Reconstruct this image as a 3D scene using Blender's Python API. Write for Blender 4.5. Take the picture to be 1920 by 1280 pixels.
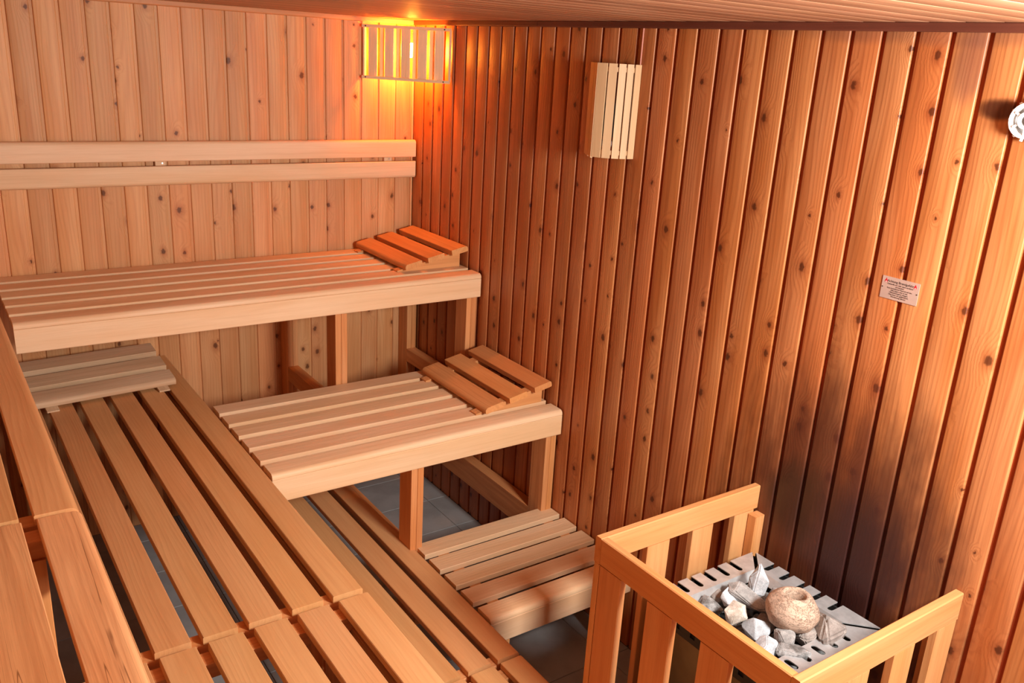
import bpy, bmesh, math, random
from mathutils import Vector, Matrix, noise as mnoise
for o in list(bpy.data.objects): bpy.data.objects.remove(o)
S = bpy.context.scene
C = S.collection

# ------------------------------------------------------------ camera
cam = bpy.data.objects.new('camera', bpy.data.cameras.new('camera')); C.objects.link(cam)
cr, cu, cf = Vector((.82351871, -.56454563, .05572399)), Vector((.13331847, .28807644, .94828168)), Vector((.55140105, .77349868, -.3125007))
m = Matrix((cr, cu, -cf)).transposed().to_4x4(); m.translation = Vector((0, 0, 2.3208))
cam.matrix_world = m
cam.data.sensor_width = 36; cam.data.lens = 1625.03 / 1920 * 36; cam.data.clip_start = .02
S.camera = cam

# ------------------------------------------------------------ light and exposure
S.view_settings.view_transform = 'Standard'; S.view_settings.look = 'None'
S.view_settings.gamma = 1; S.view_settings.use_curve_mapping = False
S.view_settings.exposure = 0.0
w = bpy.data.worlds.new('world'); S.world = w; w.use_nodes = True
w.node_tree.nodes['Background'].inputs[0].default_value = (1, .9, .8, 1); w.node_tree.nodes['Background'].inputs[1].default_value = .3
def area(name, loc, target, size, power, col, sy=None):
    l = bpy.data.lights.new(name, 'AREA'); l.energy = power; l.color = col; l.size = size
    l.shape = 'RECTANGLE'; l.size_y = sy or size
    o = bpy.data.objects.new(name, l); C.objects.link(o); o.location = loc
    o.rotation_euler = (Vector(target) - Vector(loc)).to_track_quat('-Z', 'Y').to_euler(); return o
KEY = area('key_light', (1.72, .1, 2.2), (1.2, 3.2, 1.1), .35, 74, (1, .98, .93))
FILL = area('fill_light', (1.80, -1.0, 1.6), (1.0, 3, 1.0), .7, 22, (1, .99, .96), 1.5)  # added soft fill behind the camera; the front wall has no opening

# ------------------------------------------------------------ constants of the room
WX, WY, LX, FY, CZ = 2.2305, 4.131, -.52, -1.25, 2.462
H1, H2, H3 = 1.32, .87, .375
D1, D2, D3 = 3.396, 2.708, 2.184

# ------------------------------------------------------------ materials
def lin(c):
    return tuple(((x / 255 + .055) / 1.055) ** 2.4 if x / 255 > .04045 else x / 255 / 12.92 for x in c) + (1,)
class NT:
    def __init__(s, mat): s.t = mat.node_tree; s.n = s.t.nodes; s.l = s.t.links
    def add(s, typ, **k):
        n = s.n.new(typ)
        for a, b in k.items(): setattr(n, a, b)
        return n
    def put(s, sock, v):
        if hasattr(v, 'is_linked') or isinstance(v, bpy.types.NodeSocket): s.l.new(v, sock)
        else: sock.default_value = v
    def math(s, op, a, b=0, c=0, clamp=False):
        n = s.add('ShaderNodeMath', operation=op, use_clamp=clamp)
        s.put(n.inputs[0], a); s.put(n.inputs[1], b); s.put(n.inputs[2], c); return n.outputs[0]
    def vec(s, x, y, z):
        n = s.add('ShaderNodeCombineXYZ')
        for i, v in enumerate((x, y, z)): s.put(n.inputs[i], v)
        return n.outputs[0]
    def mix(s, f, a, b, mode='MIX'):
        n = s.add('ShaderNodeMix', data_type='RGBA', blend_type=mode)
        s.put(n.inputs[0], f); s.put(n.inputs[6], a); s.put(n.inputs[7], b); return n.outputs[2]
    def rng(s, v, a, b, c=0., d=1., smooth=True):
        n = s.add('ShaderNodeMapRange', interpolation_type='SMOOTHSTEP' if smooth else 'LINEAR')
        s.put(n.inputs[0], v)
        for i, q in enumerate((a, b, c, d)): n.inputs[1 + i].default_value = q
        return n.outputs[0]
    def noise(s, vec, scale=1, detail=3, rough=.5, dist=0):
        n = s.add('ShaderNodeTexNoise'); s.put(n.inputs['Vector'], vec)
        n.inputs['Scale'].default_value = scale; n.inputs['Detail'].default_value = detail
        n.inputs['Roughness'].default_value = rough; n.inputs['Distortion'].default_value = dist
        return n.outputs[0]
_m = {}
def wood(key, axis, base, dark, pale, knot=None, cracks=False, ring=.3, grain=.25, rough=.45, spec=.35, scorch=False, gate=.72, vary=.12, boardw=.1, stain=None):
    k = (key, axis)
    if k in _m: return _m[k]
    mat = bpy.data.materials.new('%s_%s' % (key, axis.lower())); mat.use_nodes = True
    t = NT(mat); b = t.n['Principled BSDF']
    tc = t.add('ShaderNodeTexCoord'); sp = t.add('ShaderNodeSeparateXYZ'); t.l.new(tc.outputs['Object'], sp.inputs[0])
    oi = t.add('ShaderNodeObjectInfo'); r = oi.outputs['Random']
    ax = {'X': (0, 1, 2), 'Y': (1, 0, 2), 'Z': (2, 0, 1)}[axis]
    L, A, B = (sp.outputs[i] for i in ax)
    L2 = t.math('MULTIPLY_ADD', r, 73.13, L); A2 = t.math('MULTIPLY_ADD', r, 31.7, A)
    B2 = t.math('MULTIPLY_ADD', r, 17.3, B)
    fine = t.noise(t.vec(t.math('MULTIPLY', A2, 260), t.math('MULTIPLY', B2, 260), t.math('MULTIPLY', L2, 7)), 1, 3, .6)
    streak = t.noise(t.vec(t.math('MULTIPLY', A2, 55), t.math('MULTIPLY', B2, 55), t.math('MULTIPLY', L2, 1.2)), 1, 3, .55)
    broad = t.noise(t.vec(t.math('MULTIPLY', A2, 11), t.math('MULTIPLY', B2, 11), t.math('MULTIPLY', L2, 1.6)), 1, 2, .5)
    wob = t.noise(t.vec(t.math('MULTIPLY', A2, 9), t.math('MULTIPLY', B2, 9), t.math('MULTIPLY', L2, .9)), 1, 2, .45)
    phase = t.math('MULTIPLY_ADD', wob, 52, t.math('MULTIPLY', A2, 420))
    kn = None
    if knot:
        v = t.add('ShaderNodeTexVoronoi', voronoi_dimensions='2D', feature='F1')
        jit = t.noise(t.vec(t.math('MULTIPLY', A2, 90), t.math('MULTIPLY', L2, 90), 0), 1, 2)
        t.l.new(t.vec(t.math('MULTIPLY_ADD', jit, .16, t.math('MULTIPLY', A2, 11)), t.math('MULTIPLY', L2, 7.5), 0), v.inputs['Vector'])
        v.inputs['Scale'].default_value = 1; v.inputs['Randomness'].default_value = .95
        d = v.outputs['Distance']
        cs = t.add('ShaderNodeSeparateColor'); t.l.new(v.outputs['Color'], cs.inputs[0])
        on = t.math('GREATER_THAN', cs.outputs[0], gate)
        size = t.math('MULTIPLY_ADD', cs.outputs[1], .75, .3)
        dn = t.math('DIVIDE', d, size)
        core = t.math('MULTIPLY', t.rng(dn, .07, .14, 1, 0), on)
        halo = t.math('MULTIPLY', t.rng(t.math('MULTIPLY_ADD', broad, .25, dn), .12, .50, 1, 0), on)
        bend = t.math('MULTIPLY', t.rng(dn, 0, .75, 1, 0), on)
        phase = t.math('MULTIPLY_ADD', bend, 16, phase)
    rg = t.math('POWER', t.math('MULTIPLY_ADD', t.math('SINE', phase), .5, .5), 2.2)
    col = t.mix(t.rng(broad, .3, .7), base + (1,), pale + (1,))
    col = t.mix(t.math('MULTIPLY', rg, ring), col, dark + (1,))
    col = t.mix(t.math('MULTIPLY', t.rng(streak, .42, .75), grain), col, dark + (1,))
    col = t.mix(t.math('MULTIPLY', t.rng(fine, .35, .8), grain * .8), col, dark + (1,))
    if knot:
        col = t.mix(t.math('MULTIPLY', halo, .6), col, knot + (1,))
        col = t.mix(t.math('MULTIPLY', core, .75), col, (knot[0] * .22, knot[1] * .2, knot[2] * .2, 1))
    if cracks:      # thin drying cracks along the grain
        c1 = t.noise(t.vec(t.math('MULTIPLY', A2, 42), t.math('MULTIPLY', B2, 6), t.math('MULTIPLY', L2, .55)), 1, 1, .4)
        c2 = t.noise(t.vec(t.math('MULTIPLY', A2, 20), 0, t.math('MULTIPLY', L2, 5)), 1, 2, .5)
        ln = t.math('MULTIPLY', t.rng(t.math('ABSOLUTE', t.math('SUBTRACT', t.math('FRACT', t.math('MULTIPLY', c1, 7)), .5)), 0, .035, 1, 0), t.rng(c2, .40, .50))
        col = t.mix(t.math('MULTIPLY', ln, .75), col, (.16, .045, .012, 1))
    hv = t.add('ShaderNodeHueSaturation')
    t.put(hv.inputs['Value'], t.math('MULTIPLY_ADD', t.math('FRACT', t.math('MULTIPLY', r, 7.31)), 2 * vary, 1 - vary))
    t.put(hv.inputs['Hue'], t.math('MULTIPLY_ADD', t.math('FRACT', t.math('MULTIPLY', r, 13.7)), .006, .497))
    t.put(hv.inputs['Color'], col); col = hv.outputs[0]
    if scorch:      # scorched patches on the boards behind the stove and by the round cover (fixed places on the wall)
        g = t.add('ShaderNodeNewGeometry'); gs = t.add('ShaderNodeSeparateXYZ'); t.l.new(g.outputs['Position'], gs.inputs[0])
        Y, Z = gs.outputs[1], gs.outputs[2]
        nz = t.noise(t.vec(t.math('MULTIPLY', Y, 9), t.math('MULTIPLY_ADD', r, 9, 0), t.math('MULTIPLY', Z, 3.2)), 1, 4, .6)
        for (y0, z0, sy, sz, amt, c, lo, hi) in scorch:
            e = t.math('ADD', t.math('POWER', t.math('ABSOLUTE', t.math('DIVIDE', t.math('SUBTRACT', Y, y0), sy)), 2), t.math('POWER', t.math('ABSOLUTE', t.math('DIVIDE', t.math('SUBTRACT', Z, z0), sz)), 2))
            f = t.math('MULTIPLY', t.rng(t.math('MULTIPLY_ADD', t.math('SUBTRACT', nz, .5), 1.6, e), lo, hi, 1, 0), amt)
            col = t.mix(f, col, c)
    t.put(b.inputs['Base Color'], col)
    b.inputs['Roughness'].default_value = rough; b.inputs['Specular IOR Level'].default_value = spec
    bp = t.add('ShaderNodeBump'); bp.inputs['Strength'].default_value = .12; bp.inputs['Distance'].default_value = .002
    t.put(bp.inputs['Height'], t.math('ADD', rg, fine)); t.l.new(bp.outputs[0], b.inputs['Normal'])
    _m[k] = mat; return mat
SC = [(1.36, .90, .46, .62, .88, (.075, .018, .009, 1), .2, 1.3),
      (1.28, .92, .22, .28, .94, (.042, .013, .011, 1), .1, 1.2),
      (1.50, 1.0, .13, .17, .85, (.035, .012, .007, 1), .1, 1.1),
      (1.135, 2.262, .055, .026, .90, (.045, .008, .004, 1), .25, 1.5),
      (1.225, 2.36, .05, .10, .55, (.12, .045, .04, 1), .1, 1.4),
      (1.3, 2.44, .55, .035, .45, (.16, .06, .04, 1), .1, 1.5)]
def W_back(a='Z'):  return wood('back_wall_spruce', a, (.66, .290, .112), (.40, .125, .035), (.74, .38, .17), (.34, .085, .02), False, .16, .22, .5, .3, gate=.72)
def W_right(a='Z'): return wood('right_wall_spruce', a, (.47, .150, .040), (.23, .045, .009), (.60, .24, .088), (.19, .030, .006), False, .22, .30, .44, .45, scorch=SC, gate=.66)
def W_groove(a='Z'): return wood('shaded_groove_tongue', a, (.30, .050, .012), (.20, .03, .007), (.34, .06, .015), None, False, .1, .2, .7, .15, scorch=SC[:3])
def W_ceil(a='Z'):  return wood('ceiling_spruce', a, (.46, .225, .12), (.24, .09, .04), (.56, .31, .18), None, False, .30, .40, .5, .3)
def W_bench(a):     return wood('pale_bench_alder', a, (.78, .49, .27), (.54, .28, .12), (.83, .57, .35), None, False, .04, .20, .5, .3, vary=.04)
def W_left(a):      return wood('warm_bench_alder', a, (.68, .335, .130), (.46, .18, .06), (.72, .385, .165), None, False, .03, .18, .5, .3, vary=.03)
def W_crack(a):     return wood('weathered_bench_alder', a, (.74, .335, .135), (.33, .10, .03), (.80, .42, .19), None, True, .03, .30, .5, .3, vary=.04)
def W_frame(a):     return wood('frame_spruce', a, (.66, .270, .085), (.38, .11, .03), (.74, .35, .14), None, False, .18, .25, .55, .3, vary=.08)
def W_grey(a):      return wood('grey_headrest_aspen', a, (.62, .40, .235), (.36, .19, .09), (.70, .49, .31), None, False, .08, .28, .6, .2, vary=.04)
def W_head(a):      return wood('tanned_headrest_aspen', a, (.66, .285, .095), (.38, .12, .035), (.72, .34, .13), None, False, .10, .25, .6, .2, vary=.05)
def W_guard(a):     return wood('guard_alder', a, (.66, .285, .10), (.42, .13, .035), (.70, .35, .145), None, False, .06, .25, .5, .3, vary=.03)
def W_lampw(a):     return wood('ivory_lamp_aspen', a, (.56, .35, .18), (.38, .19, .08), (.62, .41, .23), None, False, .05, .15, .5, .3, vary=.04)
def W_lamp(a):      return wood('pale_lamp_aspen', a, (.84, .58, .34), (.60, .33, .16), (.88, .66, .42), None, False, .05, .15, .5, .3, vary=.03)
def W_trim(a):      return wood('dark_ceiling_trim', a, (.13, .036, .020), (.07, .017, .010), (.17, .048, .027), None, False, .1, .3, .5, .3)
def plain(name, col, rough=.5, metal=0, bump=0, bscale=40, nvar=0, emit=None, spec=.4):
    if name in _m: return _m[name]
    mat = bpy.data.materials.new(name); mat.use_nodes = True; t = NT(mat); b = t.n['Principled BSDF']
    b.inputs['Base Color'].default_value = col + (1,); b.inputs['Roughness'].default_value = rough; b.inputs['Metallic'].default_value = metal
    b.inputs['Specular IOR Level'].default_value = spec
    tc = t.add('ShaderNodeTexCoord')
    if nvar:
        nz = t.noise(tc.outputs['Object'], bscale * .4, 4, .6)
        oi = t.add('ShaderNodeObjectInfo')
        c = t.mix(t.rng(nz, .35, .65), tuple(x * (1 - nvar) for x in col) + (1,), tuple(min(1, x * (1 + nvar)) for x in col) + (1,))
        t.put(b.inputs['Base Color'], c)
    if bump:
        nz = t.noise(tc.outputs['Object'], bscale, 5, .65)
        bp = t.add('ShaderNodeBump'); bp.inputs['Strength'].default_value = bump; bp.inputs['Distance'].default_value = .004
        t.put(bp.inputs['Height'], nz); t.l.new(bp.outputs[0], b.inputs['Normal'])
    if emit:
        b.inputs['Emission Color'].default_value = emit[0] + (1,); b.inputs['Emission Strength'].default_value = emit[1]
    _m[name] = mat; return mat

# ------------------------------------------------------------ mesh helpers
def link(name, me, mat=None, parent=None, loc=(0, 0, 0), rot=None):
    o = bpy.data.objects.new(name, me); C.objects.link(o)
    if mat is not None and me is not None and not me.materials: me.materials.append(mat)
    if parent is not None:
        o.parent = parent
    o.location = loc
    if rot is not None: o.rotation_euler = rot
    return o
def from_bm(bm, smooth=False):
    me = bpy.data.meshes.new('mesh'); bmesh.ops.recalc_face_normals(bm, faces=bm.faces); bm.to_mesh(me); bm.free()
    if smooth:
        for p in me.polygons: p.use_smooth = True
        me.set_sharp_from_angle(angle=math.radians(35))
    return me
def prism(pts, length, axis='Z'):
    """cross-section pts (a,b) extruded, centred, along axis; (a,b) = the two other axes in order"""
    bm = bmesh.new(); rings = []
    for s in (-length / 2, length / 2):
        r = []
        for a, b in pts:
            co = {'X': (s, a, b), 'Y': (a, s, b), 'Z': (a, b, s)}[axis]
            r.append(bm.verts.new(co))
        rings.append(r)
    n = len(pts)
    for i in range(n): bm.faces.new((rings[0][i], rings[0][(i + 1) % n], rings[1][(i + 1) % n], rings[1][i]))
    bm.faces.new(rings[0]); bm.faces.new(rings[1])
    return bm
def rrect(w, h, radii):
    """corners in order (-,-),(+,-),(+,+),(-,+)"""
    pts = []
    cs = ((-1, -1, 180), (1, -1, 270), (1, 1, 0), (-1, 1, 90))
    for (sx, sy, a0), r in zip(cs, radii):
        n = 1 if r < .004 else 5
        cx, cy = sx * (w / 2 - r), sy * (h / 2 - r)
        for i in range(n + 1):
            a = math.radians(a0 + 90 * i / n); pts.append((cx + r * math.cos(a), cy + r * math.sin(a)))
    return pts
_bars = {}
def bar(name, axis, x, y, z, mat, parent=None, r=.002, share=True):
    """a squared piece of wood between world extents; r = one radius or four"""
    d = (x[1] - x[0], y[1] - y[0], z[1] - z[0])
    rad = (r,) * 4 if not isinstance(r, tuple) else r
    i = 'XYZ'.index(axis); a, b = [d[j] for j in range(3) if j != i]
    k = (axis, round(d[0], 4), round(d[1], 4), round(d[2], 4), rad, mat.name)
    if k not in _bars:
        me = from_bm(prism(rrect(a, b, rad), d[i], axis), smooth=max(rad) > .004); me.materials.append(mat); _bars[k] = me
    c = Vector(((x[0] + x[1]) / 2, (y[0] + y[1]) / 2, (z[0] + z[1]) / 2))
    p = parent
    if p is not None: c = c - WL[p.name]
    o = link(name, _bars[k], None, parent, c)
    WL[o.name] = Vector(((x[0] + x[1]) / 2, (y[0] + y[1]) / 2, (z[0] + z[1]) / 2))
    return o
WL = {}
def thing(name, label, cat, loc, group=None):
    o = bpy.data.objects.new(name, None); C.objects.link(o); o.location = loc; o.empty_display_size = .1
    o['label'] = label; o['category'] = cat
    if group: o['group'] = group
    WL[o.name] = Vector(loc); return o
def struct(o): o['kind'] = 'structure'; return o
def boxmesh(x, y, z, mat):
    bm = bmesh.new(); bmesh.ops.create_cube(bm, size=1)
    bmesh.ops.scale(bm, vec=(x, y, z), verts=bm.verts); me = from_bm(bm); me.materials.append(mat); return me
def join_bm(parts):
    """merge several bmeshes"""
    out = bmesh.new()
    for p in parts:
        me = bpy.data.meshes.new('t'); p.to_mesh(me); p.free(); out.from_mesh(me); bpy.data.meshes.remove(me)
    return out
def box_bm(x, y, z):
    bm = bmesh.new(); bmesh.ops.create_cube(bm, size=1)
    bmesh.ops.scale(bm, vec=(x[1] - x[0], y[1] - y[0], z[1] - z[0]), verts=bm.verts)
    bmesh.ops.translate(bm, vec=((x[0] + x[1]) / 2, (y[0] + y[1]) / 2, (z[0] + z[1]) / 2), verts=bm.verts)
    return bm

# ------------------------------------------------------------ room shell
def slab(name, x, y, z, mat):
    c = ((x[0] + x[1]) / 2, (y[0] + y[1]) / 2, (z[0] + z[1]) / 2)
    o = struct(link(name, boxmesh(x[1] - x[0], y[1] - y[0], z[1] - z[0], mat), None, None, c)); WL[o.name] = Vector(c); return o
BD = .014   # board thickness
backing = plain('wall_backing', (.25, .07, .025), .9)
wall_back = slab('wall_back', (LX - .1, WX + .1), (WY + BD, WY + BD + .08), (-.05, CZ + .1), backing)
wall_right = slab('wall_right', (WX + BD, WX + BD + .08), (FY - .1, WY + BD), (-.05, CZ + .1), backing)
wall_left = slab('wall_left', (LX - BD - .08, LX - BD), (FY - .1, WY + BD), (-.05, CZ + .1), backing)
wall_front = slab('wall_front', (LX - BD, WX + BD), (FY - BD - .08, FY - BD), (-.05, CZ + .1), backing)
ceiling = slab('ceiling', (LX - .1, WX + .1), (FY - .1, WY + .1), (CZ + BD, CZ + BD + .08), backing)
floor = slab('floor', (LX - .1, WX + .1), (FY - .1, WY + .1), (-.06, -.004), plain('grout', (.10, .095, .09), .9, bump=.3, bscale=200))

def board_profile(pitch, recess=.012, depth=.0075, r=.0045):
    """tongue and groove board: face at b=0 (towards -b), recessed tongue strip on the +a side"""
    f0, f1 = -pitch / 2, pitch / 2 - recess
    p = [(f0, BD), (f0, depth), (f0 + .0005, r)]
    p += [(f0 + .0005 + r * (1 - math.cos(t)), r * (1 - math.sin(t))) for t in (math.radians(35), math.radians(62), math.radians(90))]
    p += [(f1 - r * (1 - math.cos(t)), r * (1 - math.sin(t))) for t in (math.radians(90), math.radians(62), math.radians(35))]
    p += [(f1, r), (f1, depth), (pitch / 2, depth), (pitch / 2, BD)]
    return p
_bp = {}
def board(parent, mat, pos, length, pitch, rot, flip=False, gm=None, **kw):
    k = (mat.name, round(length, 3), round(pitch, 4), flip)
    if k not in _bp:
        pts = board_profile(pitch, **kw)
        if flip: pts = [(-a, b) for a, b in pts]
        me = from_bm(prism(pts, length, 'Z'), smooth=True)
        me.materials.append(mat)
        if gm is not None:      # groove shade put into the colour: tongue strip gets a darker red
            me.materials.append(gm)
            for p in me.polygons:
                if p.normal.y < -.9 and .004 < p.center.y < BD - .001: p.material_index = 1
        _bp[k] = me
    o = link('board', _bp[k], None, parent, Vector(pos) - WL[parent.name]); o.rotation_euler = rot
    return o
R90 = -math.pi / 2
# back wall: groove centres at WX - .0155 - k*.0952
PB = .0952; n = 0
x = WX - .0155 + .0055
struct_strip = bar('corner_strip', 'Z', (WX - .013, WX - .001), (WY - .001, WY + BD), (0, CZ), W_back('Z'), wall_back)
while x > LX + .02:
    x0 = max(x - PB, LX); pw = x - x0
    if pw > .03: board(wall_back, W_back('Z'), ((x0 + x) / 2, WY, CZ / 2), CZ, pw, (0, 0, 0))
    x -= PB
# right wall: groove centres at WY - .0069 - k*.0978 ; local +a -> world -Y
PR = .0978; y = WY
y1 = WY - .0069 - PR - .0055
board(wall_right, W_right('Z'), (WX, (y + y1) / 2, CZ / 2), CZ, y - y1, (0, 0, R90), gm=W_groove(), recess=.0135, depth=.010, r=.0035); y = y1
while y > FY + .02:
    y0 = max(y - PR, FY)
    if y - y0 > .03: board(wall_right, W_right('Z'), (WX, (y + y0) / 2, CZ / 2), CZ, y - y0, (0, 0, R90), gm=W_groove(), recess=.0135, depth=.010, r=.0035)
    y = y0
# left wall and front wall
y = WY
while y > FY + .05:
    board(wall_left, W_back('Z'), (LX, y - .0489, CZ / 2), CZ, .0978, (0, 0, math.pi / 2)); y -= .0978
x = LX
while x < WX - .05:
    board(wall_front, W_back('Z'), (x + .0489, FY, CZ / 2), CZ, .0978, (0, 0, math.pi)); x += .0978
# ceiling boards run across (along X)
rotc = Matrix(((0, 0, 1), (1, 0, 0), (0, 1, 0))).to_euler()
y = WY
while y > FY + .05:
    board(ceiling, W_ceil('Z'), ((LX + WX) / 2, y - .048, CZ), WX - LX, .096, rotc, recess=.003, depth=.0025, r=.0012); y -= .096
# floor tiles, 300 mm with grout joints
tile_m = plain('grey_floor_tile', (.34, .345, .345), .42, nvar=.12, bscale=12, bump=.05)
_t = {}
def tile(x0, x1, y0, y1):
    k = (round(x1 - x0, 3), round(y1 - y0, 3))
    if k not in _t:
        bm = box_bm((-k[0] / 2, k[0] / 2), (-k[1] / 2, k[1] / 2), (-.006, .0)); bmesh.ops.bevel(bm, geom=[e for e in bm.edges if all(v.co.z > -.001 for v in e.verts)], offset=.0015, segments=1, affect='EDGES')
        _t[k] = from_bm(bm); _t[k].materials.append(tile_m)
    link('tile', _t[k], None, floor, Vector(((x0 + x1) / 2, (y0 + y1) / 2, 0)) - WL['floor'])
gx = [2.11 - .3 * i for i in range(-1, 10)]; gy = [3.36 + .3 * i for i in range(-16, 4)]
for a in gx:
    x0, x1 = max(a - .3, LX), min(a, WX)
    if x1 - x0 < .02: continue
    for bq in gy:
        y0, y1 = max(bq - .3, FY), min(bq, WY)
        if y1 - y0 < .02: continue
        tile(x0 + .0015, x1 - .0015, y0 + .0015, y1 - .0015)
# ceiling trims
tr = bar('trim_1', 'Y', (WX - .022, WX), (FY, 3.05), (CZ - .023, CZ), W_trim('Y'), None, (.004, .002, .002, .002)); struct(tr)
tr = bar('trim_2', 'Y', (WX - .022, WX), (3.052, WY), (CZ - .023, CZ), W_trim('Y'), None, (.004, .002, .002, .002)); struct(tr)
tr = bar('trim_3', 'X', (LX, WX - .022), (WY - .022, WY), (CZ - .023, CZ), W_back('X'), None, (.006, .002, .002, .002)); struct(tr)

# ------------------------------------------------------------ benches
ST = .0235      # slat thickness
def h_frame(root, x0, yb, yf, top, rail_z, stretcher_h=.075, low=0.0, back=True, woodf=W_frame):
    """front post of two members, back post, and the rail between them (a side frame of a bench)"""
    f = woodf
    for k in (0, 1):
        bar('leg', 'Z', (x0 + .0285 * k, x0 + .0285 * k + .0275), (yf, yf + .10), (low, top), f('Z'), root, .0015)
        if back: bar('leg', 'Z', (x0 + .0285 * k, x0 + .0285 * k + .0275), (yb - .10, yb), (0, top), f('Z'), root, .0015)
    bar('bench_rail', 'Y', (x0, x0 + .056), (yf + .10, yb - (.10 if back else 0)), (rail_z - stretcher_h, rail_z), f('Y'), root, .002)
    bar('bench_rail', 'Y', (x0, x0 + .056), (yf + .10, yb - .10 if back else yf + .66), (top - .07, top), f('Y'), root, .002)
def x_bench(label, x0, x1, yf, top, n, wmat, frames, yb, rail_z, low=0., back=True, pitch=.123, w=.0898, fh=.0915, group=None):
    root = thing('sauna_bench', label, 'bench', ((x0 + x1) / 2, yf, 0), group)
    for k in range(n):
        y0 = yf + k * pitch
        rr = (.002, .002, .002, .018) if k == 0 else (.002, .002, .002, .002)
        bar('seat_slat', 'X', (x0, x1), (y0, y0 + w), (top - ST, top), wmat('X'), root, rr)
    bar('front_board', 'X', (x0, x1), (yf, yf + .024), (top - ST - fh, top - ST - .0006), wmat('X'), root, (.004, .002, .002, .002))
    for fx in frames: h_frame(root, fx, yb, yf + .03, top - ST, rail_z, .13 if not back else .075, low, back)
    return root
x_bench('tall upper slatted bench along the back wall under the backrest, pale front board', .245, 2.2175, D1, H1, 6, W_bench, (1.48, 2.160), WY - .002, .752, low=.3535)
x_bench('middle-height slatted bench in front of the tall back bench, pale slats and front board', .927, 2.2225, D2, H2, 6, W_bench, (1.501, 2.167), WY - .12, .352, back=False)
rb = x_bench('low slatted step bench at the back beside the stove guard', 1.5365, 2.2255, D3, H3, 5, W_bench, (), WY, .2)
for fx in (1.60, 2.14):
    bar('leg', 'Z', (fx, fx + .05), (D3 + .03, D3 + .09), (0, H3 - ST), W_frame('Z'), rb); bar('leg', 'Z', (fx, fx + .05), (D3 + .45, D3 + .51), (0, H3 - ST), W_frame('Z'), rb)
    bar('bench_rail', 'Y', (fx, fx + .05), (D3 + .09, D3 + .45), (H3 - ST - .07, H3 - ST), W_frame('Y'), rb)
# battens fixed to the back wall beside the rear posts
PL, WL_ = .118, .0892
def y_bench(label, xo, top, n, y0, y1, wmat, legs, frad, group, skirt=()):
    root = thing('sauna_bench', label, 'bench', (xo - .3, (y0 + y1) / 2, 0), group)
    for k in range(n):
        a = xo - k * PL
        rr = (.002, .002, frad, .002) if k == 0 else (.002,) * 4
        bar('seat_slat', 'Y', (a - WL_, a), (y0, y1), (top - ST, top), (wmat if k != 1 or wmat is not W_left else wmat)('Y'), root, rr)
    xi = xo - (n - 1) * PL - WL_
    ys = (y0 + .002, y1 - .052)
    for yy in ys:
        bar('batten', 'X', (xi, xo - .05), (yy, yy + .05), (top - ST - .045, top - ST), W_frame('X'), root)
    bar('front_board', 'Y', (xo - .05, xo - .028), (y0, y1), (top - ST - .09, top - ST - .0006), wmat('Y'), root)
    if skirt:       # added unseen boards that keep light out from under the bench
        for z0 in skirt:
            bar('skirt_board', 'Y', (xo - .075, xo - .055), (y0 + .01, y1 - .01), (z0, z0 + .135), W_frame('Y'), root)
    for yy in legs:
        for xx in (xo - .135, xi + .02):
            bar('leg', 'Z', (xx, xx + .05), (yy, yy + .05), (0, top - ST - .045), W_frame('Z'), root)
    return root
G = 'left wall benches'
y_bench('upper left bench, farther length, its end joint level with the photo middle left', .2205, H1, 6, 1.925, 4.127, W_left, (1.98, 4.0), .02, G)
y_bench('upper left bench, nearest length with cracked grain at the lower left corner', .2235, H1, 6, -.15, 1.908, W_crack, (-.1, 1.85), .02, G)
y_bench('middle left bench, farther length holding the grey headrest', .912, H2, 6, 1.936, 4.127, W_left, (1.99, 4.0), .006, G, (.385, .53, .675))
y_bench('middle left bench, nearest length at the bottom edge of the photo', .917, H2, 7, -.15, 1.911, W_left, (-.1, 1.85), .006, G, (.385, .53, .675))
y_bench('low left step bench, farther length running under the middle back bench', 1.5265, H3, 5, 1.989, 4.127, W_left, (2.04, 4.0), .012, G)
y_bench('low left step bench, nearest length ending beside the stove guard', 1.5265, H3, 5, -.15, 1.972, W_left, (-.1, 1.9), .012, G)

# ------------------------------------------------------------ backrest
br = thing('backrest', 'two long rounded backrest boards mounted on the back wall', 'backrest', (.85, WY - .02, 1.68))
bar('backrest_board', 'X', (-.50, 2.222), (WY - .047, WY - .020), (1.789, 1.876), W_bench('X'), br, (.003, .003, .002, .016))
bar('backrest_board', 'X', (-.50, 2.222), (WY - .047, WY - .020), (1.682, 1.768), W_bench('X'), br, (.016, .003, .002, .003))
for xx in (.925, 2.052, -.2):
    bar('mounting_batten', 'Z', (xx, xx + .045), (WY - .020, WY), (1.70, 1.86), W_bench('Z'), br)
    for zz in (1.7785,):
        bm = bmesh.new(); bmesh.ops.create_cone(bm, cap_ends=True, segments=12, radius1=.005, radius2=.004, depth=.003)
        link('screw', from_bm(bm), plain('zinc_screw', (.55, .5, .45), .35, .9), br, Vector((xx + .03, WY - .0215, zz)) - WL[br.name], (math.pi / 2, 0, 0))

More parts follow.
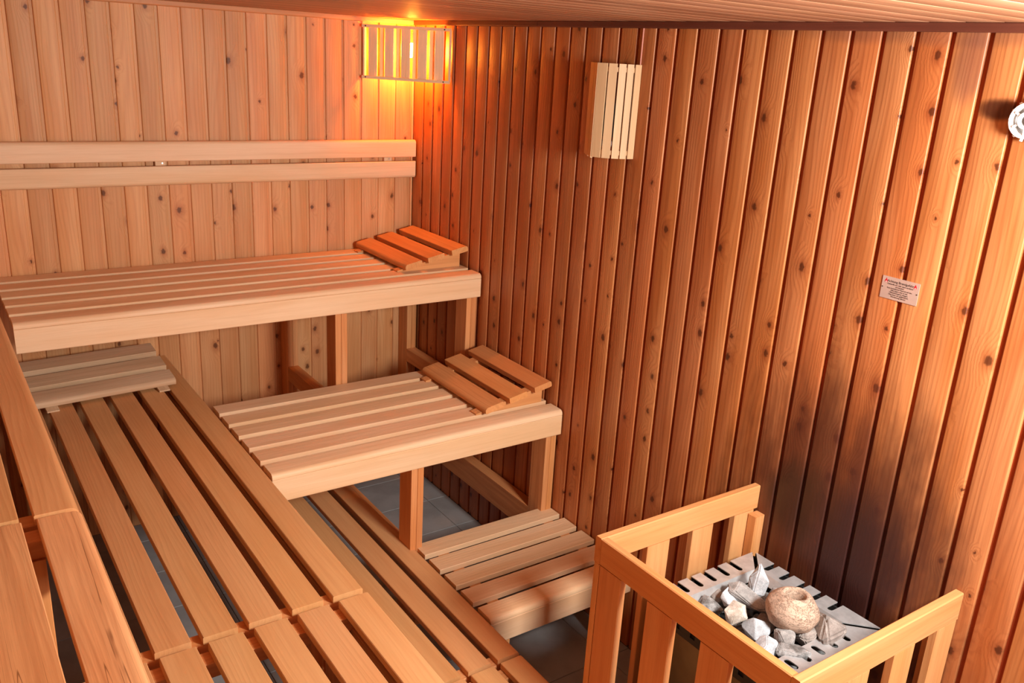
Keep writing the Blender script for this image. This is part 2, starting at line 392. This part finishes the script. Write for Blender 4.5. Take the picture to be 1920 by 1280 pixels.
# ------------------------------------------------------------ headrests
def headrest(label, loc, rotz, mat, group='slatted headrests'):
    """local: slats along X (0..0.55), wedge supports rising along +Y from the low tip at y=0"""
    root = thing('headrest', label, 'headrest', loc, group); root.rotation_euler = (0, 0, rotz)
    L = .55; a = math.atan2(.070, .343)
    for sx in (.035, .47):
        pts = [(0, 0), (.343, 0), (.343, .076), (0, .006)]
        bm = prism(pts, .045, 'X'); me = from_bm(bm); me.materials.append(mat('Y'))
        link('wedge_support', me, None, root, (sx + .0225, 0, .0005))
    for k, s in enumerate((.024, .148, .281)):
        r = [(.002,) * 4, (.002,) * 4, (.002,) * 4][k]
        rr = {0: (.004, .002, .002, .016), 1: (.002,) * 4, 2: (.002, .006, .010, .002)}[k]
        me = from_bm(prism(rrect(.091, .027, rr), L, 'X'), True); me.materials.append(mat('X'))
        c = Vector((L / 2, (s + .0475) * math.cos(a), .0065 + (s + .0475) * math.sin(a) + .0140))
        link('headrest_slat', me, None, root, c, (a, 0, 0))
    return root
headrest('orange-brown slatted headrest on the tall upper back bench under the corner lamp', (1.856, 4.085, H1), -math.pi / 2, W_head)
headrest('tan slatted headrest on the right end of the middle-height back bench', (1.853, 3.345, H2), -math.pi / 2, W_head)
headrest('pale greyish slatted headrest on the middle left bench', (.306, 3.622, H2), math.radians(4.5), W_grey)

# ------------------------------------------------------------ corner lamp shade
P0, P1 = Vector((1.934, 4.118, 0)), Vector((2.222, 3.758, 0))
lampL = (P1 - P0).length; dirv = (P1 - P0).normalized(); ang = math.atan2(dirv.y, dirv.x)
cl = thing('corner_lamp', 'glowing slatted corner lamp under the ceiling in the back corner', 'lamp', (P0.x, P0.y, 2.175)); cl.rotation_euler = (0, 0, ang)
def lpart(name, parent, x, y, z, mat, axis='Z'):
    me = from_bm(prism(rrect(*[(x[1] - x[0], y[1] - y[0], z[1] - z[0])[j] for j in range(3) if j != 'XYZ'.index(axis)], (.0012,) * 4), (x[1] - x[0], y[1] - y[0], z[1] - z[0])['XYZ'.index(axis)], axis)); me.materials.append(mat)
    return link(name, me, None, parent, ((x[0] + x[1]) / 2, (y[0] + y[1]) / 2, (z[0] + z[1]) / 2))
# local +y points into the corner
lpart('shade_rail', cl, (0, lampL), (-.012, 0), (.238, .252), W_lamp('X'), 'X')
lpart('shade_rail', cl, (0, lampL), (-.012, 0), (0, .014), W_lamp('X'), 'X')
for xx in (.02, lampL - .03):
    for zz in (.245, .007):
        bm = bmesh.new(); bmesh.ops.create_cone(bm, cap_ends=True, segments=10, radius1=.0035, radius2=.003, depth=.002)
        link('screw', from_bm(bm), plain('dark_screw', (.08, .06, .05), .5, .8), cl, (xx, -.0128, zz), (math.pi / 2, 0, 0))
for k in range(5):
    x0 = .030 + k * .0868
    lpart('shade_slat', cl, (x0, x0 + .0455), (.001, .009), (.008, .244), W_lamp('Z'))
for k in range(4):
    x0 = .030 + .0455 + .007 + k * .0868
    lpart('inner_slat', cl, (x0, x0 + .026), (.018, .025), (.008, .244), W_lamp('Z'))
lpart('inner_slat', cl, (.366, .402), (.018, .025), (.008, .244), W_lamp('Z'))  # added hidden slat, stops bulb light spilling onto the right wall
lpart('side_slat', cl, (lampL - .010, lampL), (.0, .008), (.008, .244), W_lamp('Z'))
lpart('side_slat', cl, (0.0, .010), (.0, .02), (.008, .244), W_lamp('Z'))
bulb_m = plain('lamp_bulb_glow', (1, .7, .4), .3, emit=((1, .28, .028), 560))
bm = bmesh.new(); bmesh.ops.create_uvsphere(bm, u_segments=20, v_segments=12, radius=.030)
bmesh.ops.scale(bm, vec=(1, 1, 1.25), verts=bm.verts)
link('bulb', from_bm(bm, True), bulb_m, cl, (.215, .085, .145))
bm = bmesh.new(); bmesh.ops.create_cone(bm, cap_ends=True, segments=20, radius1=.024, radius2=.02, depth=.05)
link('bulb_socket', from_bm(bm, True), plain('porcelain', (.7, .66, .6), .4), cl, (.215, .085, .203))

# ------------------------------------------------------------ wall lamp with slatted shade
wl = thing('wall_lamp', 'unlit box-shaped lamp with five pale vertical slats on the right wall', 'lamp', (WX, 2.44, 1.975))
# the shade is an arc of slats in plan: world XY corner points of each slat, from the wall edge on the right round to the left
zb, zt = .008, .340
def arc_slat(name, p, q, z0, z1, th=.008, inset=0):
    p, q = Vector(p), Vector(q); d = (q - p).normalized(); n = Vector((d.y, -d.x))
    if n.x < 0: n = -n            # towards the wall
    p0, q0 = p + n * inset - Vector((WX, 2.44)), q + n * inset - Vector((WX, 2.44))
    pts = [p0, q0, q0 + n * th, p0 + n * th]
    me = from_bm(prism([(v.x, v.y) for v in pts], z1 - z0, 'Z')); me.materials.append(W_lampw('Z'))
    return link(name, me, None, wl, (0, 0, (z0 + z1) / 2))
ARC = [((2.2290, 2.4245), (2.2025, 2.4272)), ((2.1955, 2.4279), (2.1719, 2.4354)), ((2.1670, 2.4370), (2.1451, 2.4506)),
       ((2.1395, 2.4541), (2.1197, 2.4772)), ((2.1153, 2.4823), (2.1028, 2.5159))]
for p, q in ARC: arc_slat('shade_slat', p, q, zb, zt, .006)
for z0 in (zb + .012, zt - .028):
    for p, q in zip([a[0] for a in ARC], [a[0] for a in ARC[1:]] + [ARC[-1][1]]):
        arc_slat('shade_rail', p, q, z0, z0 + .016, .010, .0062)
arc_slat('side_slat', (2.1017, 2.5190), (2.1560, 2.6015), zb - .004, zt)
arc_slat('side_slat', (2.1610, 2.6090), (2.2280, 2.7110), zb - .010, zt)
me = boxmesh(.05, .07, .12, plain('lamp_body', (.05, .045, .04), .5)); sock = link('lamp_socket', me, None, wl, (-.028, .10, .14))
bm = bmesh.new(); bmesh.ops.create_uvsphere(bm, u_segments=16, v_segments=10, radius=.022)
link('bulb', from_bm(bm, True), plain('clear_bulb', (.75, .72, .68), .15), sock, (-.022, -.015, -.085))
bm = bmesh.new(); bmesh.ops.create_cone(bm, cap_ends=True, segments=10, radius1=.0028, radius2=.0028, depth=CZ - .023 - (1.975 + .342) + .03)
link('cable', from_bm(bm, True), plain('cable_sheath', (.55, .22, .16), .5), wl, (-.004, -.0085 + .0, (CZ - .023 - 1.975 + .342 - .03) / 2 + .015))

# ------------------------------------------------------------ stove guard
gd = thing('stove_guard', 'wooden guard railing around the sauna stove, three sides against the right wall', 'railing', (1.88, 1.30, 0))
GT, GB = .999, .913
g = W_guard
bar('rail', 'X', (1.533, 2.229), (1.641, 1.667), (GB, GT), g('X'), gd, .003)
bar('rail', 'Y', (1.533, 1.558), (.962, 1.640), (GB, GT), g('Y'), gd, .003)
bar('rail', 'X', (1.533, 2.229), (.935, .961), (GB, GT), g('X'), gd, .003)
for z0 in (.10,):
    bar('rail', 'X', (1.533, 2.229), (1.641, 1.667), (z0, z0 + .08), g('X'), gd, .003)
    bar('rail', 'Y', (1.533, 1.558), (.962, 1.640), (z0, z0 + .08), g('Y'), gd, .003)
    bar('rail', 'X', (1.533, 2.229), (.935, .961), (z0, z0 + .08), g('X'), gd, .003)
ZB, ZT = .1805, GB - .0008
for k in range(4):      # front side, facing the benches
    y1 = 1.640 - .2018 * k
    if k == 3: y1 = 1.036
    bar('baluster', 'Z', (1.534, 1.557), (y1 - .098 + (0 if k else .004), y1), (ZB, ZT), g('Z'), gd, .002)
for k in range(4):      # far side
    x0 = 1.533 + .196 * k
    bar('baluster', 'Z', (x0, x0 + .094), (1.642, 1.665), (ZB, ZT), g('Z'), gd, .002)
for k in range(4):      # near side
    x0 = 1.535 + .2 * k
    bar('baluster', 'Z', (x0, x0 + .092), (.936, .959), (ZB, ZT), g('Z'), gd, .002)
for xa, ya in ((1.533, 1.641), (1.533, .935)):
    bar('foot', 'Z', (xa + .001, xa + .055), (ya, ya + .025), (0, .0998), g('Z'), gd, .002)
for ya in ((1.606, 1.6405), (.9615, .995)):     # battens on the wall that hold the guard
    bar('wall_batten', 'Z', (WX - .045, WX - .001), ya, (.05, .905), W_frame('Z'), gd, .002)

# ------------------------------------------------------------ stove
steel = plain('brushed_stove_steel', (.60, .61, .62), .38, .55, bump=.04, bscale=60, nvar=.10)
darks = plain('dark_stove_casing', (.17, .14, .095), .32, .8, nvar=.2, bscale=8)
black = plain('stove_inside', (.012, .011, .011), .8)
SX0, SX1, SY0, SY1, SZ = 1.690, 2.165, 1.098, 1.578, .80
st = thing('sauna_stove', 'steel sauna stove with slotted top rim standing inside the wooden guard', 'stove', ((SX0 + SX1) / 2, (SY0 + SY1) / 2, 0))
def rel(o): return Vector(o) - WL[st.name]
me = from_bm(join_bm([box_bm((SX0 + .012, SX1 - .012), (SY0 + .012, SY0 + .024), (.12, SZ - .03)), box_bm((SX0 + .012, SX1 - .012), (SY1 - .024, SY1 - .012), (.12, SZ - .03)),
                      box_bm((SX0 + .012, SX0 + .024), (SY0 + .012, SY1 - .012), (.12, SZ - .03)), box_bm((SX1 - .024, SX1 - .012), (SY0 + .012, SY1 - .012), (.12, SZ - .03)),
                      box_bm((SX0 + .012, SX1 - .012), (SY0 + .012, SY1 - .012), (.12, .14))]))
link('casing', me, darks, st, rel((0, 0, 0)))
me = from_bm(box_bm((SX0 + .03, SX1 - .03), (SY0 + .03, SY1 - .03), (.5, .715))); link('stone_basket', me, black, st, rel((0, 0, 0)))
for xa in (SX0 + .05, SX1 - .08):
    for ya in (SY0 + .05, SY1 - .08):
        bar('leg', 'Z', (xa, xa + .03), (ya, ya + .03), (0, .12), darks, st)
# rim plates: comb-shaped with open slots at the outer edge, folded down outside and inside
def rim(L, nslots, pitch, off, W=.074, closed=False):
    """local: outer edge at y=0 along x 0..L, plate reaches y=W; mitred 45 deg"""
    T = .003; sl, sw = .058, .019
    gap = .009
    parts = []
    def solid(poly, z0, z1):
        bm = bmesh.new(); lo = [bm.verts.new((p[0], p[1], z0)) for p in poly]; hi = [bm.verts.new((p[0], p[1], z1)) for p in poly]
        n = len(poly)
        for i in range(n): bm.faces.new((lo[i], lo[(i + 1) % n], hi[(i + 1) % n], hi[i]))
        bm.faces.new(hi); bm.faces.new(lo[::-1]); return bm
    xs = [off + i * pitch for i in range(nslots)]
    y_out = .010 if closed else 0
    outer = [(gap, 0)]
    if not closed:
        for xc in xs:
            arc = [(xc - sw / 2 * math.cos(a), sl - sw / 2 + sw / 2 * math.sin(a)) for a in [math.radians(q) for q in (0, 30, 60, 90, 120, 150, 180)]]
            outer += [(xc - sw / 2, 0)] + arc + [(xc + sw / 2, 0)]
        outer += [(L - gap, 0), (L - W - gap, W), (W + gap, W)]
        parts.append(solid(outer, -T, 0))
    else:
        # closed slots: build as strips so the slots stay real holes
        sl0, sl1 = .018, .062
        parts.append(solid([(gap, 0), (L - gap, 0), (L - gap - sl0, sl0), (gap + sl0, sl0)], -T, 0))
        parts.append(solid([(gap + sl1, sl1), (L - gap - sl1, sl1), (L - W - gap, W), (W + gap, W)], -T, 0))
        ed = [(gap + sl0, gap + sl1)] + [(x + sw / 2, x + sw / 2) for x in xs]
        en = [(x - sw / 2, x - sw / 2) for x in xs] + [(L - gap - sl0, L - gap - sl1)]
        for (a0, a1), (b0, b1) in zip(ed, en): parts.append(solid([(a0, sl0), (b0, sl0), (b1, sl1), (a1, sl1)], -T, 0))
        for xc in xs:       # rounded slot ends
            for yy, sg in ((sl0, 1), (sl1, -1)):
                for sx in (-1, 1):
                    arc = [(xc + sx * (sw / 2) * math.cos(a), yy + sg * (sw / 2) * (1 - math.sin(a))) for a in [math.radians(q) for q in (0, 30, 60, 90)]]
                    parts.append(solid([(xc + sx * sw / 2, yy)] + arc, -T, 0))
    # outer fold, cut by open slots
    cuts = [gap]
    for xc in (xs if not closed else []): cuts += [xc - sw / 2, xc + sw / 2]
    cuts.append(L - gap)
    fold = []
    for a, b in zip(cuts[::2], cuts[1::2]): fold.append(box_bm((a, b), (.0004, T), (-.045, -T + .0001)))
    fold.append(box_bm((cuts[0], cuts[-1]), (.0004, T), (-.062, -.0452)))
    # inner lip sloping down into the stones
    bm = bmesh.new()
    v = [(W + gap, W, 0), (L - W - gap, W, 0), (L - W - gap - .012, W + .012, -.03), (W + gap + .012, W + .012, -.03),
         (W + gap, W - .002, -T), (L - W - gap, W - .002, -T), (L - W - gap - .012, W + .010, -.03), (W + gap + .012, W + .010, -.03)]
    vs = [bm.verts.new(p) for p in v]
    for f in ((0, 1, 2, 3), (7, 6, 5, 4), (0, 4, 5, 1), (1, 5, 6, 2), (2, 6, 7, 3), (3, 7, 4, 0)): bm.faces.new([vs[i] for i in f])
    parts.append(bm)
    return from_bm(join_bm(parts)), from_bm(join_bm(fold))
foldm = plain('shaded_steel_fold', (.035, .034, .034), .45, .6)  # same steel as the rim; shade of the folded sides put into the colour
def put_rim(args, loc, rz, **k):
    top, fold = rim(*args, **k)
    o = link('rim_plate', top, steel, st, loc, (0, 0, rz)); link('rim_fold', fold, foldm, o)
LX_, LY_ = SX1 - SX0, SY1 - SY0
put_rim((LY_, 5, .0605, .145), rel((SX1, SY0, SZ)), math.pi / 2)          # by the wall
put_rim((LY_, 5, .0605, .125), rel((SX0, SY1, SZ)), -math.pi / 2)         # bench side
put_rim((LX_, 5, .0595, .126), rel((SX1, SY1, SZ)), math.pi)              # far side
put_rim((LX_, 5, .0580, .112), rel((SX0, SY0, SZ)), 0, closed=True)       # near side
me = from_bm(join_bm([box_bm((SX0 + .006, SX1 - .006), (SY0 + .006, SY0 + .012), (SZ - .06, SZ - .012)), box_bm((SX0 + .006, SX1 - .006), (SY1 - .012, SY1 - .006), (SZ - .06, SZ - .012)),
                      box_bm((SX0 + .006, SX0 + .012), (SY0 + .006, SY1 - .006), (SZ - .06, SZ - .012)), box_bm((SX1 - .012, SX1 - .006), (SY0 + .006, SY1 - .006), (SZ - .06, SZ - .012))]))
link('inner_frame', me, black, st, rel((0, 0, 0)))
# ------------------------------------------------------------ stones
def stone_mat(name, c1, c2, bump=.5):
    if name in _m: return _m[name]
    mat = bpy.data.materials.new(name); mat.use_nodes = True; t = NT(mat); b = t.n['Principled BSDF']
    tc = t.add('ShaderNodeTexCoord'); oi = t.add('ShaderNodeObjectInfo')
    va = t.add('ShaderNodeVectorMath', operation='ADD'); t.l.new(tc.outputs['Object'], va.inputs[0]); t.l.new(oi.outputs['Random'], va.inputs[1])
    n1 = t.noise(va.outputs[0], 28, 5, .65); n2 = t.noise(va.outputs[0], 260, 3, .6)
    col = t.mix(t.rng(n1, .38, .64), c1 + (1,), c2 + (1,))
    col = t.mix(t.math('MULTIPLY', t.rng(n2, .45, .7), .35), col, (c1[0] * .5, c1[1] * .5, c1[2] * .5, 1))
    t.put(b.inputs['Base Color'], col); b.inputs['Roughness'].default_value = .85; b.inputs['Specular IOR Level'].default_value = .2
    bp = t.add('ShaderNodeBump'); bp.inputs['Strength'].default_value = bump; bp.inputs['Distance'].default_value = .004
    t.put(bp.inputs['Height'], t.math('MULTIPLY_ADD', n2, .4, n1)); t.l.new(bp.outputs[0], b.inputs['Normal'])
    _m[name] = mat; return mat
PALE = stone_mat('pale_blue_grey_stone', (.42, .455, .49), (.62, .665, .71))
MID = stone_mat('mid_grey_stone', (.28, .275, .27), (.46, .45, .44))
DARK = stone_mat('dark_grey_stone', (.13, .125, .12), (.40, .40, .40), .8)
CREAM = stone_mat('cream_stone', (.50, .43, .36), (.78, .72, .65), .8)
BROWN = stone_mat('brown_grey_stone', (.27, .235, .215), (.42, .375, .345))
def stone(seed, dims, npts=13, cut=.85, round_=0):
    rnd = random.Random(seed); bm = bmesh.new()
    for i in range(npts):
        v = Vector((rnd.gauss(0, 1), rnd.gauss(0, 1), rnd.gauss(0, 1))).normalized() * rnd.uniform(cut, 1.0) * 1.16
        bm.verts.new((v.x * dims[0] / 2, v.y * dims[1] / 2, v.z * dims[2] / 2))
    r = bmesh.ops.convex_hull(bm, input=bm.verts)
    bmesh.ops.delete(bm, geom=[v for v in bm.verts if not v.link_faces], context='VERTS')
    bmesh.ops.bevel(bm, geom=list(bm.edges), offset=min(dims) * (.05 + round_), segments=2, affect='EDGES', clamp_overlap=True)
    bmesh.ops.triangulate(bm, faces=bm.faces); bmesh.ops.subdivide_edges(bm, edges=bm.edges, cuts=1, use_grid_fill=True)
    for v in bm.verts:
        v.co += v.co.normalized() * (mnoise.noise(v.co * 60 + Vector((seed, 0, 0))) * .0022 + mnoise.noise(v.co * 180) * .0009)
    return from_bm(bm)
def put_stone(seed, loc, dims, rot, mat, label, **k):
    o = link('sauna_stone', stone(seed, dims, **k), mat, None, loc, tuple(math.radians(a) for a in rot))
    o['label'] = label; o['category'] = 'stone'; o['group'] = 'stones on the sauna stove'; WL[o.name] = Vector(loc); return o
put_stone(11, (2.010, 1.425, .822), (.070, .090, .130), (10, 12, 20), PALE, 'pointed pale stone standing upright near the far corner of the stove', npts=9)
put_stone(12, (1.945, 1.400, .792), (.180, .078, .065), (15, 20, -68), MID, 'long grey slab-shaped stone leaning behind the round perforated ball', npts=10)
put_stone(13, (2.012, 1.368, .796), (.080, .066, .060), (0, 10, 40), MID, 'small grey stone between the pointed stone and the round ball')
put_stone(14, (1.893, 1.490, .768), (.060, .050, .050), (20, 0, 0), BROWN, 'small brownish stone touching the far slotted rim')
put_stone(15, (1.900, 1.440, .790), (.078, .066, .060), (30, 20, 50), PALE, 'pale blocky stone between the far rim and the cream stone')
put_stone(16, (1.830, 1.468, .772), (.100, .066, .055), (0, 15, -25), DARK, 'rough dark stone in the left corner of the stove')
put_stone(17, (1.838, 1.372, .800), (.080, .075, .072), (10, 0, 15), CREAM, 'knobbly cream-coloured round stone beside the front guard rail', npts=20, round_=.04)
put_stone(18, (1.858, 1.305, .790), (.082, .082, .066), (5, -12, 30), PALE, 'pale angular block left of the round perforated ball')
put_stone(19, (1.800, 1.395, .762), (.060, .055, .045), (0, 0, 0), BROWN, 'low brown-grey stone half hidden under the cream stone')
put_stone(20, (1.808, 1.224, .790), (.082, .078, .062), (0, 8, 10), PALE, 'smooth pale rounded stone against the front guard rail', npts=24, round_=.06)
put_stone(21, (1.880, 1.215, .796), (.090, .075, .060), (25, 10, 60), MID, 'mid grey wedge stone in front of the round ball')
put_stone(22, (1.950, 1.196, .782), (.110, .075, .066), (20, -25, 25), BROWN, 'brown wedge stone leaning between the ball and the big right-hand stone', npts=9)
put_stone(23, (2.014, 1.188, .806), (.150, .130, .125), (15, 20, 40), BROWN, 'largest brown-grey stone at the right of the round ball', npts=11)
put_stone(24, (1.862, 1.172, .790), (.115, .078, .078), (10, 5, -20), DARK, 'grey-white rough stone nearest the near slotted rim')
put_stone(25, (1.935, 1.335, .757), (.100, .080, .060), (0, 0, 30), BROWN, 'dark stone low in the gap beneath the round ball')
put_stone(26, (1.785, 1.315, .772), (.050, .090, .040), (0, 0, 0), PALE, 'thin pale stone mostly hidden behind the front guard rail')
rnd = random.Random(5)
_hs = [(x, y) for x in (1.79, 1.86, 1.93, 2.0, 2.06) for y in (1.19, 1.27, 1.35, 1.43, 1.49)]
bmh = []
for i, (x, y) in enumerate(_hs):
    me = stone(100 + i, (.085, .08, .05)); bm = bmesh.new(); bm.from_mesh(me); bpy.data.meshes.remove(me)
    bmesh.ops.rotate(bm, cent=(0, 0, 0), matrix=Matrix.Rotation(rnd.uniform(0, 6), 3, 'Z'), verts=bm.verts)
    bmesh.ops.translate(bm, vec=(x + rnd.uniform(-.01, .01), y + rnd.uniform(-.01, .01), .738), verts=bm.verts); bmh.append(bm)
o = link('stone_bed', from_bm(join_bm(bmh)), DARK, st, rel((0, 0, 0))); o['kind'] = 'stuff'

# round perforated stone ball
prof = [(.0, -.056), (.022, -.054), (.045, -.044), (.064, -.026), (.0745, -.006), (.0765, .010), (.071, .028), (.058, .045), (.046, .056), (.036, .062), (.0305, .060),
        (.0275, .050), (.026, .035), (.023, .000), (.0, -.010)]
bm = bmesh.new(); seg = 48; rings = []
pr2 = []
for i in range(len(prof) - 1):
    for k in range(3):
        f = k / 3; pr2.append((prof[i][0] * (1 - f) + prof[i + 1][0] * f, prof[i][1] * (1 - f) + prof[i + 1][1] * f))
pr2.append(prof[-1])
for r_, z_ in pr2:
    if r_ < 1e-4: rings.append([bm.verts.new((0, 0, z_))]); continue
    rings.append([bm.verts.new((r_ * math.cos(2 * math.pi * i / seg), r_ * math.sin(2 * math.pi * i / seg), z_)) for i in range(seg)])
for a, b in zip(rings, rings[1:]):
    for i in range(seg):
        q = [a[i % len(a)], a[(i + 1) % len(a)], b[(i + 1) % len(b)], b[i % len(b)]]
        q = list(dict.fromkeys(q))
        if len(q) >= 3: bm.faces.new(q)
for v in bm.verts:
    n_ = v.co.copy(); v.co += v.co.normalized() * (mnoise.noise(n_ * 22) * .004 + mnoise.noise(Vector((n_.x * 60, n_.y * 60, n_.z * 170))) * .0016)
me = from_bm(bm)
for p in me.polygons: p.use_smooth = True
mat = bpy.data.materials.new('pink_travertine'); mat.use_nodes = True; t = NT(mat); b = t.n['Principled BSDF']
tc = t.add('ShaderNodeTexCoord'); mp = t.add('ShaderNodeMapping'); mp.inputs['Scale'].default_value = (1, 1, 2.6); mp.inputs['Rotation'].default_value = (.1, -.25, 0)
t.l.new(tc.outputs['Object'], mp.inputs[0])
n1 = t.noise(mp.outputs[0], 34, 5, .65); n2 = t.noise(mp.outputs[0], 120, 5, .7, 1.0)
crack = t.rng(t.math('ABSOLUTE', t.math('SUBTRACT', n1, .5)), .0, .014, 1, 0)
pit = t.math('MAXIMUM', t.math('MULTIPLY', crack, .8), t.rng(n2, .56, .64))
col = t.mix(t.rng(n1, .35, .65), (.60, .44, .335, 1), (.52, .36, .265, 1)); col = t.mix(t.math('MULTIPLY', pit, .30), col, (.26, .17, .12, 1))
t.put(b.inputs['Base Color'], col); b.inputs['Roughness'].default_value = .9; b.inputs['Specular IOR Level'].default_value = .15
bp = t.add('ShaderNodeBump'); bp.inputs['Strength'].default_value = .8; bp.inputs['Distance'].default_value = .004; bp.invert = True
t.put(bp.inputs['Height'], pit); t.l.new(bp.outputs[0], b.inputs['Normal'])
ball = link('stone_ball', me, mat, None, (1.944, 1.257, .842), (math.radians(2), math.radians(2), 0))
ball['label'] = 'round tan stone ball with a hole in its top lying on the stove stones'; ball['category'] = 'stone ball'; WL[ball.name] = Vector((1.938, 1.262, .846))

# ------------------------------------------------------------ warning sign
sg = thing('warning_sign', 'small metal fire warning sign with red flames on the right wall', 'sign', (WX - .0005, 1.293, 1.764))
me = boxmesh(.0015, .112, .062, plain('brushed_sign_metal', (.60, .43, .36), .38, .35, nvar=.06, bscale=30)); link('sign_plate', me, None, sg, (-.001, 0, 0))
ink = plain('sign_ink', (.03, .02, .02), .6); redm = plain('sign_red', (.50, .01, .02), .5); pink = plain('sign_flame_core', (.85, .55, .5), .5)
def text(body, y, z, size, mat):
    cu = bpy.data.curves.new('t', 'FONT'); cu.body = body; cu.size = size; cu.align_x = 'CENTER'; cu.align_y = 'CENTER'; cu.extrude = .00012
    o = bpy.data.objects.new('t', cu); C.objects.link(o)
    dg = bpy.context.evaluated_depsgraph_get(); me = bpy.data.meshes.new_from_object(o.evaluated_get(dg)); bpy.data.objects.remove(o)
    me.materials.clear(); me.materials.append(mat)
    # text x -> world -Y, text y -> Z, facing -X
    rot = Matrix(((0, 0, -1), (-1, 0, 0), (0, 1, 0))).to_euler()
    return link('lettering', me, None, sg, (-.0020, y, z), rot)
text('Achtung Brandgefahr', 0, .0195, .0094, ink)
for i, s in enumerate(('Duftstoffe nur sehr stark verdünnt', 'verwenden!', 'Kein brennbares Material auf den', 'Ofen legen oder in das', 'Ofenschutzgitter hängen.', 'Dies kann zur gefährlichen', 'Überhitzung führen!')):
    text(s, 0, .0115 - i * .0057, .0056, ink)
def flame(y, z, s, mat, off, par=sg):
    pts = [(0, 1.0), (.18, .62), (.42, .25), (.55, -.15), (.5, -.55), (.28, -.9), (0, -1), (-.28, -.9), (-.5, -.55), (-.55, -.15), (-.38, .2), (-.12, .55)]
    bm = prism([(-a * s, b_ * s) for a, b_ in pts], .0002, 'X'); return link('flame_mark' if par is sg else 'flame_core', from_bm(bm), mat, par, (off, y, z))
for yy in (.044, -.044):
    fm = flame(yy, .0195, .0072, redm, -.0020); flame(0, -.0035, .0030, pink, -.0002, fm)
for yy in (.052, -.052):
    bm = bmesh.new(); bmesh.ops.create_cone(bm, cap_ends=True, segments=10, radius1=.0018, radius2=.0015, depth=.001)
    link('screw', from_bm(bm), plain('dark_screw', (.08, .06, .05), .5, .8), sg, (-.0021, yy, 0), (0, math.pi / 2, 0))

# ------------------------------------------------------------ round slotted cover at the right edge
rc = thing('round_cover', 'round white slotted plastic cover on the right wall at the photo edge', 'wall cover', (WX, 1.048, 2.243))
white = plain('white_plastic', (.82, .80, .77), .35)
def ring(r0, r1, x0, x1, seg=32):
    bm = bmesh.new(); q = []
    for r_, x_ in ((r0, x0), (r1, x0), (r1, x1), (r0, x1)):
        q.append([bm.verts.new((x_, r_ * math.cos(2 * math.pi * i / seg), r_ * math.sin(2 * math.pi * i / seg))) for i in range(seg)])
    for a in range(4):
        for i in range(seg): bm.faces.new((q[a][i], q[a][(i + 1) % seg], q[(a + 1) % 4][(i + 1) % seg], q[(a + 1) % 4][i]))
    return bm
outer_ring = link('cover_ring', from_bm(ring(.032, .042, -.030, 0), True), white, rc)
link('cover_ring', from_bm(ring(.013, .020, -.034, -.026), True), white, rc)
bm = bmesh.new(); bmesh.ops.create_cone(bm, cap_ends=True, segments=32, radius1=.033, radius2=.033, depth=.012)
link('sensor_body', from_bm(bm, True), plain('sensor_dark', (.35, .34, .33), .5), rc, (-.008, 0, 0), (0, math.pi / 2, 0))
for i in range(14):
    a = 2 * math.pi * (i + .5) / 14
    bm = box_bm((-.0035, .0035), (-.0022, .0022), (.042, .050)); link('lug', from_bm(bm), white, outer_ring, (-.012, 0, 0), (a, 0, 0))
for i in range(6):
    a = 2 * math.pi * i / 6
    bm = box_bm((-.004, .004), (-.002, .002), (.018, .034)); link('spoke', from_bm(bm), white, rc, (-.028, 0, 0), (a, 0, 0))
